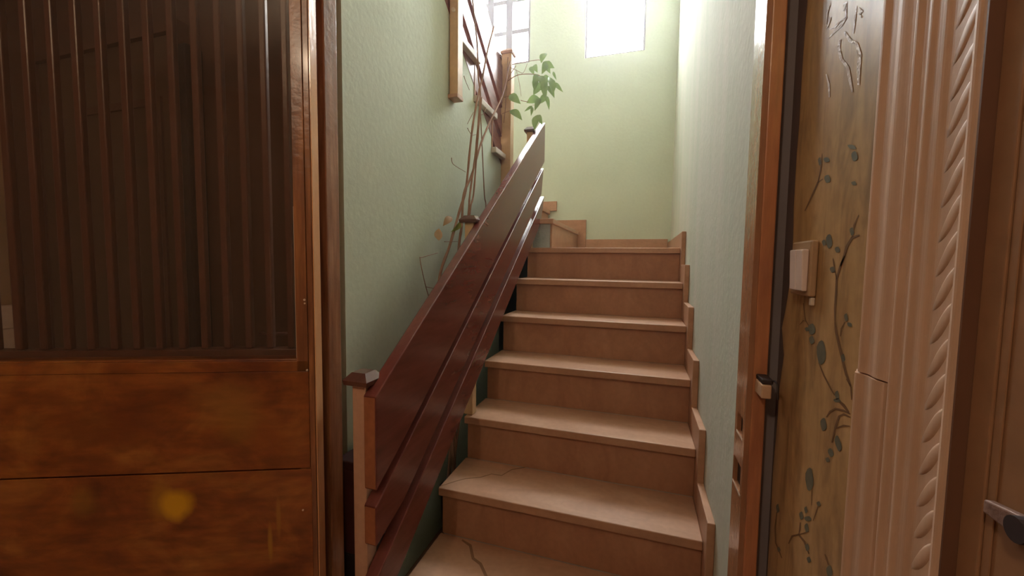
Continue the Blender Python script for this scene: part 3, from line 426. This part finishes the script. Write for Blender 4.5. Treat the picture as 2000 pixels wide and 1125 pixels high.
# ------------------------------------------------------------------ lower railing
rl = thing('stair_railing', 'red brown railing of three sloping boards on capped posts beside the lower flight', 'railing', (0, 0, 0))
def board(parent, xl, xr, ya, yb, ztop, k, h, yb_bot=None, m=None, ends=True, y0=.805, hn=None):
    t = lambda y: ztop + k * (y - y0)
    bm = BM(); yb2 = yb_bot or yb
    hn = hn or h
    prism(bm, [(ya, t(ya) - hn), (ya, t(ya)), (yb, t(yb)), (yb2, t(yb2) - h)] + ([(ya + .12, t(ya + .12) - h)] if hn != h else []), 0, xl, xr, .003)
    o = link('board', bm, m or M['board'], parent)
    if ends:
        bm = BM(); prism(bm, [(ya - .0012, t(ya) - hn + .004), (ya - .0012, t(ya) - .004), (ya, t(ya) - .004), (ya, t(ya) - hn + .004)], 0, xl + .003, xr - .003)
        link('end_grain', bm, M['board_end'], o)
    return o
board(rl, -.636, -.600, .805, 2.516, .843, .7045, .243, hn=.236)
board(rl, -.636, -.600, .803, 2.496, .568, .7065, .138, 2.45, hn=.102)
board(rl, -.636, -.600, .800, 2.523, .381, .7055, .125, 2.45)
def newel(parent, x, y, z0, z1, a, m, capa=None, capm=None):
    bm = BM(); box(bm, x - a, x + a, y - a, y + a, z0, z1 - .030, .002); o = link('newel_post', bm, m, parent)
    c = capa or a * 1.75
    bm = BM(); frustum(bm, x, y, z1 - .030, z1 - .018, c * .93, c); frustum(bm, x, y, z1 - .018, z1, c, c * .55)
    link('post_cap', bm, capm or M['cap'], o)
    return o
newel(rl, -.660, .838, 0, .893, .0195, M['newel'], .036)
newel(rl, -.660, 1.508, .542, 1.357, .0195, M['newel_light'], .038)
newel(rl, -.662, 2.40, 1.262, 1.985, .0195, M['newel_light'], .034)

# ------------------------------------------------------------------ upper railing
ur = thing('stair_railing', 'upper railing of sloping boards and hanging pale post at the top left', 'railing', (0, 0, 0))
def uboard(ztop_at, k, h, ya, yb):
    t = lambda y: ztop_at[1] + k * (y - ztop_at[0])
    bm = BM(); prism(bm, [(ya, t(ya) - h), (ya, t(ya)), (yb, t(yb)), (yb, t(yb) - h)], 0, -.833, -.798 + .0, .003)
    return link('board', bm, M['board_up'], ur)
K = -.70
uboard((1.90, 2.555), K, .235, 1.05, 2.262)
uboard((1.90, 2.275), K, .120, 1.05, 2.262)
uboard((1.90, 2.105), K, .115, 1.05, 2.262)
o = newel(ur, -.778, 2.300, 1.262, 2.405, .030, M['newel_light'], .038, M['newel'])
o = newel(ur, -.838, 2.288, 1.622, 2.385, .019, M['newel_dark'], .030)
bm = BM(); box(bm, -.795, -.757, 1.58, 1.63, 1.878, 3.0, .002); o = link('newel_post', bm, M['newel_light'], ur)
bm = BM(); box(bm, -.830, -.756, 1.575, 1.635, 1.862, 1.8775, .002); link('post_foot', bm, M['newel'], o)
bm = BM(); cyl(bm, (-.775, 1.579, 2.215), (-.775, 1.570, 2.215), .008); link('bolt', bm, M['cream'], o)

# ------------------------------------------------------------------ door opening: left post, right jamb
bm = BM(); box(bm, -.782, -.733, .800, .845, 0, 2.1, .003)
struct('trim_1', bm, M['post'], 'streaky brown door post between the barred leaf and the stairs')
jm = BM()
def strip(z0, z1, y0=.752, y1=.822): box(jm, .1765, .1845, y0, y1, z0, z1)
holes = [(.874, .908, .766, .806), (.775, .823, .764, .816)]
zc = 0
for z0, z1, y0, y1 in sorted(holes):
    strip(zc, z0); strip(z0, z1, .752, y0); strip(z0, z1, y1, .822); zc = z1
strip(zc, 2.1)
jr = struct('trim_2', jm, M['jamb_face'], 'worn brown right door jamb with two empty strike holes')
bm = BM(); box(bm, .1846, .205, .750, .824, 0, 2.1, .002); link('jamb_face', bm, M['jamb'], jr)
for z0, z1, y0, y1 in holes:
    bm = BM(); box(bm, .1835, .1845, y0, y1, z0, z1); link('strike_pocket', bm, M['dark'], jr)
    bm = BM(); box(bm, .1762, .1765, y0 - .002, y1 + .002, z0 - .004, z0, 0); link('strike_lip', bm, M['cream'], jr)

# ------------------------------------------------------------------ open door leaf (own axes: x along the leaf to its hinge edge, y away from us)
ANG = math.radians(23.4)
lf = struct_empty('door_1', 'open brown door leaf with barred glass above streaky wooden panels', (-.70, .72, 0), ANG)
S0 = -.85
def lbox(name, m, x0, x1, y0, y1, z0, z1, bev=.002, parent=None):
    bm = BM(); box(bm, x0, x1, y0, y1, z0, z1, bev); return link(name, bm, m, parent or lf)
lbox('hinge_stile', M['frame'], -.0375, 0, 0, .0398, 0, 2.06)
lbox('leaf_edge', M['leaf_edge'], .0002, .0022, .001, .039, 0, 2.06, 0)
lbox('lock_stile', M['frame'], S0, S0 + .06, 0, .0398, 0, 2.06)
lbox('top_rail', M['leafwood'], S0 + .06, -.0375, 0, .0398, 1.98, 2.06)
lbox('middle_rail', M['leafwood'], S0 + .06, -.0375, 0, .0398, .915, .948)
lbox('upper_panel', M['leafwood'], S0, -.0125, -.0035, -.0002, .694, .920, .0012)
lbox('lower_panel', M['leafwood'], S0, -.0105, -.0035, -.0002, .02, .6905, .0012)
lbox('panel_core', M['leafwood'], S0 + .06, -.0375, .004, .036, .02, .914, 0)
lbox('glazing_bead', M['frame'], -.0370, -.0125, -.005, -.0002, .9205, 2.0, .001)
lbox('glazing_bead', M['leafwood'], S0 + .03, -.0125, -.005, -.0002, .9205, .9445, .001)
lbox('hinge_strip', M['frame'], -.0120, -.0008, -.002, -.0002, .02, 2.05, .0006)
lbox('glass_pane', M['dustglass'], S0 + .055, -.0380, .010, .014, .949, 1.979, 0)
lbox('lit_gap_strip', M['cream'], -.0395, -.0377, .0005, .009, .9495, 1.29, 0)  # pale strip stands in for stair light through the gap beside the pane
lbox('sill_ledge', M['bar'], S0 + .06, -.040, .0402, .075, .930, .962, .002)
lbox('cross_bar', M['bar'], -.165, -.040, .085, .105, .985, .992, .003)
for x in [-.071, -.118, -.1655, -.2130, -.262, -.3105, -.3595, -.4075, -.455, -.503, -.551, -.600, -.65, -.70, -.75]:
    bm = BM(); box(bm, x - .0075, x + .0075, .046, .062, .9622, 1.985, .003); link('bar', bm, M['bar'], lf)
for x, z, r in ((-.017, 1.083, .0025), (-.0165, 1.075, .0018), (-.0145, .9235, .0022), (-.030, .595, .002)):
    bm = BM(); cyl(bm, (x, -.0052, z), (x, -.0068, z), r, n=10); link('screw', bm, M['cream'], lf)

# door and black stripe seen dimly through the glass
d3 = struct_empty('door_3', 'dim panelled door behind the barred glass', (-2.27, 1.2, 0))
bm = BM(); box(bm, -.46, .46, -.03, -.001, 0, 2.07, .003); link('door_panel', bm, M['recess_door'], d3)
bm = BM()
for x0, x1, z0, z1 in ((-.50, -.46, 0, 2.11), (.46, .50, 0, 2.11), (-.46, .46, 2.07, 2.11)): box(bm, x0, x1, -.05, -.001, z0, z1)
link('door_casing', bm, M['recess'], d3)
bm = BM()
for x0, x1, z0, z1 in ((-.15, .38, 1.80, 1.83), (-.15, .38, .25, .28), (-.15, -.12, .28, 1.80), (.35, .38, .28, 1.80)): box(bm, x0, x1, -.04, -.0305, z0, z1)
link('panel_moulding', bm, M['recess'], d3)
dp = BM(); box(dp, -1.765, -1.69, 1.13, 1.199, 0, 2.0, .01); o = link('black_stripe', dp, M['black']); o['label'] = 'black vertical stripe behind the barred glass'; o['category'] = 'duct'  # plain black upright beside the dim door
bm = BM(); box(bm, -3.0795, -3.06, 1.05, 1.19, 0, .80, .003); box(bm, -3.0795, -3.05, 1.09, 1.17, .80, .92, .005)
struct('trim_3', bm, M['cream'], 'pale strip at the far left behind the glass')

# ------------------------------------------------------------------ hall door and its carved casing on the papered wall
cs = []
def arc(y0, y1, d, base, n=7):   # convex bead between y0 > y1
    return [(y0 + (y1 - y0) * i / n, base + d * math.sin(math.pi * i / n)) for i in range(n + 1)]
CK = .942
def prof_prism(bm, P, z0, z1): prism(bm, [(.2248 - max(d, 0), y * CK) for y, d in P], 2, z0, z1)
def wave(y0, y1, b0, b1, d, n=10): return [(y0 + (y1 - y0) * i / n, b0 + (b1 - b0) * i / n + d * math.sin(math.pi * i / n) ** 2) for i in range(n + 1)]
prof = [(.4655, 0)] + [(.4655, .0105)] + wave(.465, .447, .011, .0118, .0035) + wave(.446, .432, .0115, .011, .0022) + wave(.431, .420, .011, .0085, .0010, 6) + [(.418, .0082), (.392, .0082), (.3905, .0125)] + wave(.390, .3798, .0128, .0128, .0018, 6) + [(.3795, .0125), (.3795, 0)]
bm = BM(); prof_prism(bm, prof, 0, 2.12)
t4 = struct('trim_4', bm, M['casing'], 'moulded pink tan door casing with a carved rope band')
up_b = [(.523, 0), (.523, .0094), (.5165, .0118)] + wave(.5160, .494, .0125, .0135, .0042) + wave(.493, .4662, .0135, .0108, .0022) + [(.4660, 0)]
bm = BM(); prof_prism(bm, up_b, 1.0705, 2.12); link('outer_moulding', bm, M['casing'], t4)
lo_b = [(.5245, 0), (.5245, .0108), (.518, .0132)] + wave(.5175, .495, .0140, .0148, .0045) + wave(.494, .4692, .0148, .0118, .0022) + [(.4690, .002), (.4660, .002), (.4660, 0)]
bm = BM(); prof_prism(bm, lo_b, 0, 1.0690); link('outer_moulding', bm, M['casing'], t4)
bm = BM(); box(bm, .2118, .2222, .3555, .3572, 0, 2.12); link('inner_reveal', bm, M['reveal'], t4)
# rope twists: one mesh, shared
bm = BM()
ring = []
for i in range(7):
    u = i / 6; yy = (.4185 - u * .026) * CK; zz = -.018 + u * .033; hw = .0108 * math.sin(math.pi * (0.12 + .76 * u)) + .001; dd = .0011 * math.sin(math.pi * (.08 + .84 * u))
    ring.append([bm.verts.new((.225 - .0078, yy, zz - hw)), bm.verts.new((.225 - .0082 - dd, yy, zz - hw * .35)), bm.verts.new((.225 - .0082 - dd, yy, zz + hw * .45)), bm.verts.new((.225 - .0078, yy, zz + hw))])
for A, B in zip(ring, ring[1:]):
    for j in range(3): bm.faces.new((A[j], A[j + 1], B[j + 1], B[j]))
    bm.faces.new((A[3], A[0], B[0], B[3]))
bm.faces.new(ring[0]); bm.faces.new(ring[-1][::-1])
r0_ = link('rope_twist', bm, M['casing'], t4, True); r0_.location.z = .40
for i in range(1, 62):
    c = r0_.copy(); COL.objects.link(c); c.location.z = .40 + .0262 * i
d2 = struct_empty('door_2', 'plain brown hall door at the far right edge', (.2225, 0, 0))
bm = BM(); box(bm, 0, .035, -.50, .3555, .005, 2.09, .002); link('door_panel', bm, M['doorbrown'], d2)
bm = BM(); box(bm, -.0025, -.0002, .338, .3555, .01, 2.09, .0008); box(bm, -.0012, -.0002, .331, .3375, .01, 2.09, .0005); link('edge_bead', bm, M['doorbrown'], d2)
bm = BM(); prism(bm, [(.328, 1.018), (.328, 1.0265), (.302, 1.031), (.302, 1.017)], 0, -.009, -.0032, .001); link('bolt_plate', bm, M['metal'], d2)
bm = BM(); cyl(bm, (-.003, .2995, 1.024), (-.013, .2995, 1.024), .008, .0075, 18); link('bolt_knob', bm, M['dark'], d2)
bm = BM(); cyl(bm, (-.0091, .309, 1.0205), (-.0095, .309, 1.0205), .0022, n=10); link('screw_hole', bm, M['dark'], d2)

# ------------------------------------------------------------------ light switch
sw = thing('light_switch', 'tan framed light switch with two glossy pinkish rockers on the papered wall', 'switch', (.225, .667, 1.170))
bm = BM(); box(bm, -.010, -.0008, -.035, .035, -.038, .038, .0025); link('switch_plate', bm, M['plate'], sw)
for y0, y1 in ((-.031, -.0075), (-.0065, .017)):
    bm = BM(); prism(bm, [(-.0102, -.031), (-.0165, -.031), (-.0185, .026), (-.0102, .026)], 1, y0, y1, .0015); link('rocker', bm, M['pinkwhite'], sw)
bm = BM(); box(bm, -.006, -.0008, -.033, -.026, -.050, -.0390, .0015); link('broken_chip', bm, M['cream'], sw)

# ------------------------------------------------------------------ door catch on the jamb edge
dc = thing('door_catch', 'small pale wooden catch with a dark hook, screwed beside the right jamb', 'catch', (.1875, .729, .976))
bm = BM(); box(bm, -.0005, .0135, -.020, .018, -.012, .010, .002); link('catch_block', bm, M['catchwood'], dc)
bm = BM(); box(bm, .0, .016, -.018, .018, .0105, .0185, .002); link('bracket', bm, M['dark'], dc)
bm = BM(); tube(bm, spline([(.012, -.012, .015), (.016, -.022, .018), (.017, -.030, .016), (.017, -.034, .008), (.0175, -.036, -.006)], 4), .0016, 6, .9); link('hook', bm, M['dark'], dc)

# ------------------------------------------------------------------ maroon box standing behind the first newel
bx = thing('storage_box', 'dark maroon box on the floor behind the first railing post', 'box', (-.745, .925, 0))
bm = BM(); box(bm, -.035, .045, -.05, .08, .36, .60, .004); link('box_body', bm, M['maroon'], bx)
bm = BM(); box(bm, -.038, .048, -.053, .083, .60, .625, .004); link('box_lid', bm, M['maroon'], bx)
bm = BM(); box(bm, -.035, .045, -.05, .08, 0, .3595, .004); link('box_base', bm, M['black'], bx)

# ------------------------------------------------------------------ climbing plant
pl = thing('climbing_plant', 'leggy climbing plant with bare brown stems leaning between railing and green wall', 'plant', (-.742, 1.50, 0))
OFF = Vector((-.742, 1.50, 0))
bm = BM(); lathe(bm, [(.036, 0), (.045, .19), (.050, .19), (.050, .215), (.044, .215), (.042, .195)], 0, 0); link('pot', bm, M['terra'], pl, True)
bm = BM(); lathe(bm, [(.002, .198), (.0415, .198), (.0415, .200), (.002, .204)], 0, 0); link('soil', bm, M['soil'], pl)
def loc(P): return [Vector(p) - OFF for p in P]
q = 0
for P, r, root in STEMS:
    P = loc(P)
    if root:
        a = P[0]; s = Vector((.018 * math.cos(q * 1.3), .02 * math.sin(q * 1.3), .2)); q += 1
        P = [s, s.lerp(a, .35) + Vector((0, 0, .02)), s.lerp(a, .7)] + P
    bm = BM(); tube(bm, spline(P, 5), r, 7, .55 if root else .7, .18 if root else 0); link('stem' if root else 'twig', bm, M['stem'], pl, True)
for P, r in TWIGS:
    bm = BM(); tube(bm, spline(loc(P), 4), r, 6, .7); link('twig', bm, M['stem'], pl, True)
def leaf(a, b, wd, m, name='leaf'):
    a, b = Vector(a) - OFF, Vector(b) - OFF; d = b - a; L = d.length; d.normalize()
    view = (Vector((0, .4, .1)) - (a + OFF)); view.z = 0; view.normalize()
    side = d.cross(view)
    if side.length < .1: side = Vector((1, 0, 0))
    side.normalize(); nrm = side.cross(d).normalized()
    jt = random.uniform(-.5, .5); side, nrm = side * math.cos(jt) + nrm * math.sin(jt), nrm * math.cos(jt) - side * math.sin(jt)
    bm = BM(); R = []
    prof = [(0, .02), (.12, .50), (.3, .92), (.48, 1.0), (.66, .80), (.82, .46), (.93, .18), (1, .01)]
    droop = random.uniform(.05, .16) * L
    for u, v in prof:
        c = a + d * L * u - Vector((0, 0, 1)) * droop * math.sin(u * 1.6) * u * .5 + nrm * .1 * L * math.sin(math.pi * u)
        h = wd * .5 * v
        R.append([bm.verts.new(c - side * h + nrm * h * .35), bm.verts.new(c), bm.verts.new(c + side * h + nrm * h * .35)])
    for A, B in zip(R, R[1:]):
        bm.faces.new((A[0], A[1], B[1], B[0])); bm.faces.new((A[1], A[2], B[2], B[1]))
    return link(name, bm, m, pl, True)
for a, b, wd in LEAVES: leaf(a, b, wd, M['leaf'])
for a, b, wd in list(LEAVES[5:13]):
    d = Vector((random.uniform(-.03, .0), random.uniform(-.05, .06), random.uniform(-.05, .02)))
    leaf(Vector(a) + d, Vector(b) + d + Vector((random.uniform(-.02, .02), 0, random.uniform(-.02, 0))), wd * .9, M['leaf'])
for (a, b, wd), mm, lb in zip(LOW_LEAVES, (M['yleaf'], M['dryleaf'], M['dryleaf']), ('yellow green leaf', 'dried tan leaf', 'dried tan leaf')):
    leaf(a, b, wd * 1.2, mm)['label'] = lb

# ------------------------------------------------------------------ scatter volume added to imitate lens glare around the windows
hz = BM(); box(hz, -1.895, .2215, .905, 3.495, .01, 4.49)
hm = bpy.data.materials.new('glare_scatter'); hm.use_nodes = True
hm.node_tree.nodes.remove(hm.node_tree.nodes['Principled BSDF'])
vs_ = hm.node_tree.nodes.new('ShaderNodeVolumeScatter'); vs_.inputs['Density'].default_value = .016; vs_.inputs['Anisotropy'].default_value = .78; vs_.inputs['Color'].default_value = (.93, .91, 1, 1)
hm.node_tree.links.new(vs_.outputs['Volume'], hm.node_tree.nodes['Material Output'].inputs['Volume'])
o = link('glare_haze', hz, hm); o['kind'] = 'stuff'; o['label'] = 'thin added haze imitating lens glare around the stair windows'; o['category'] = 'glare_haze'
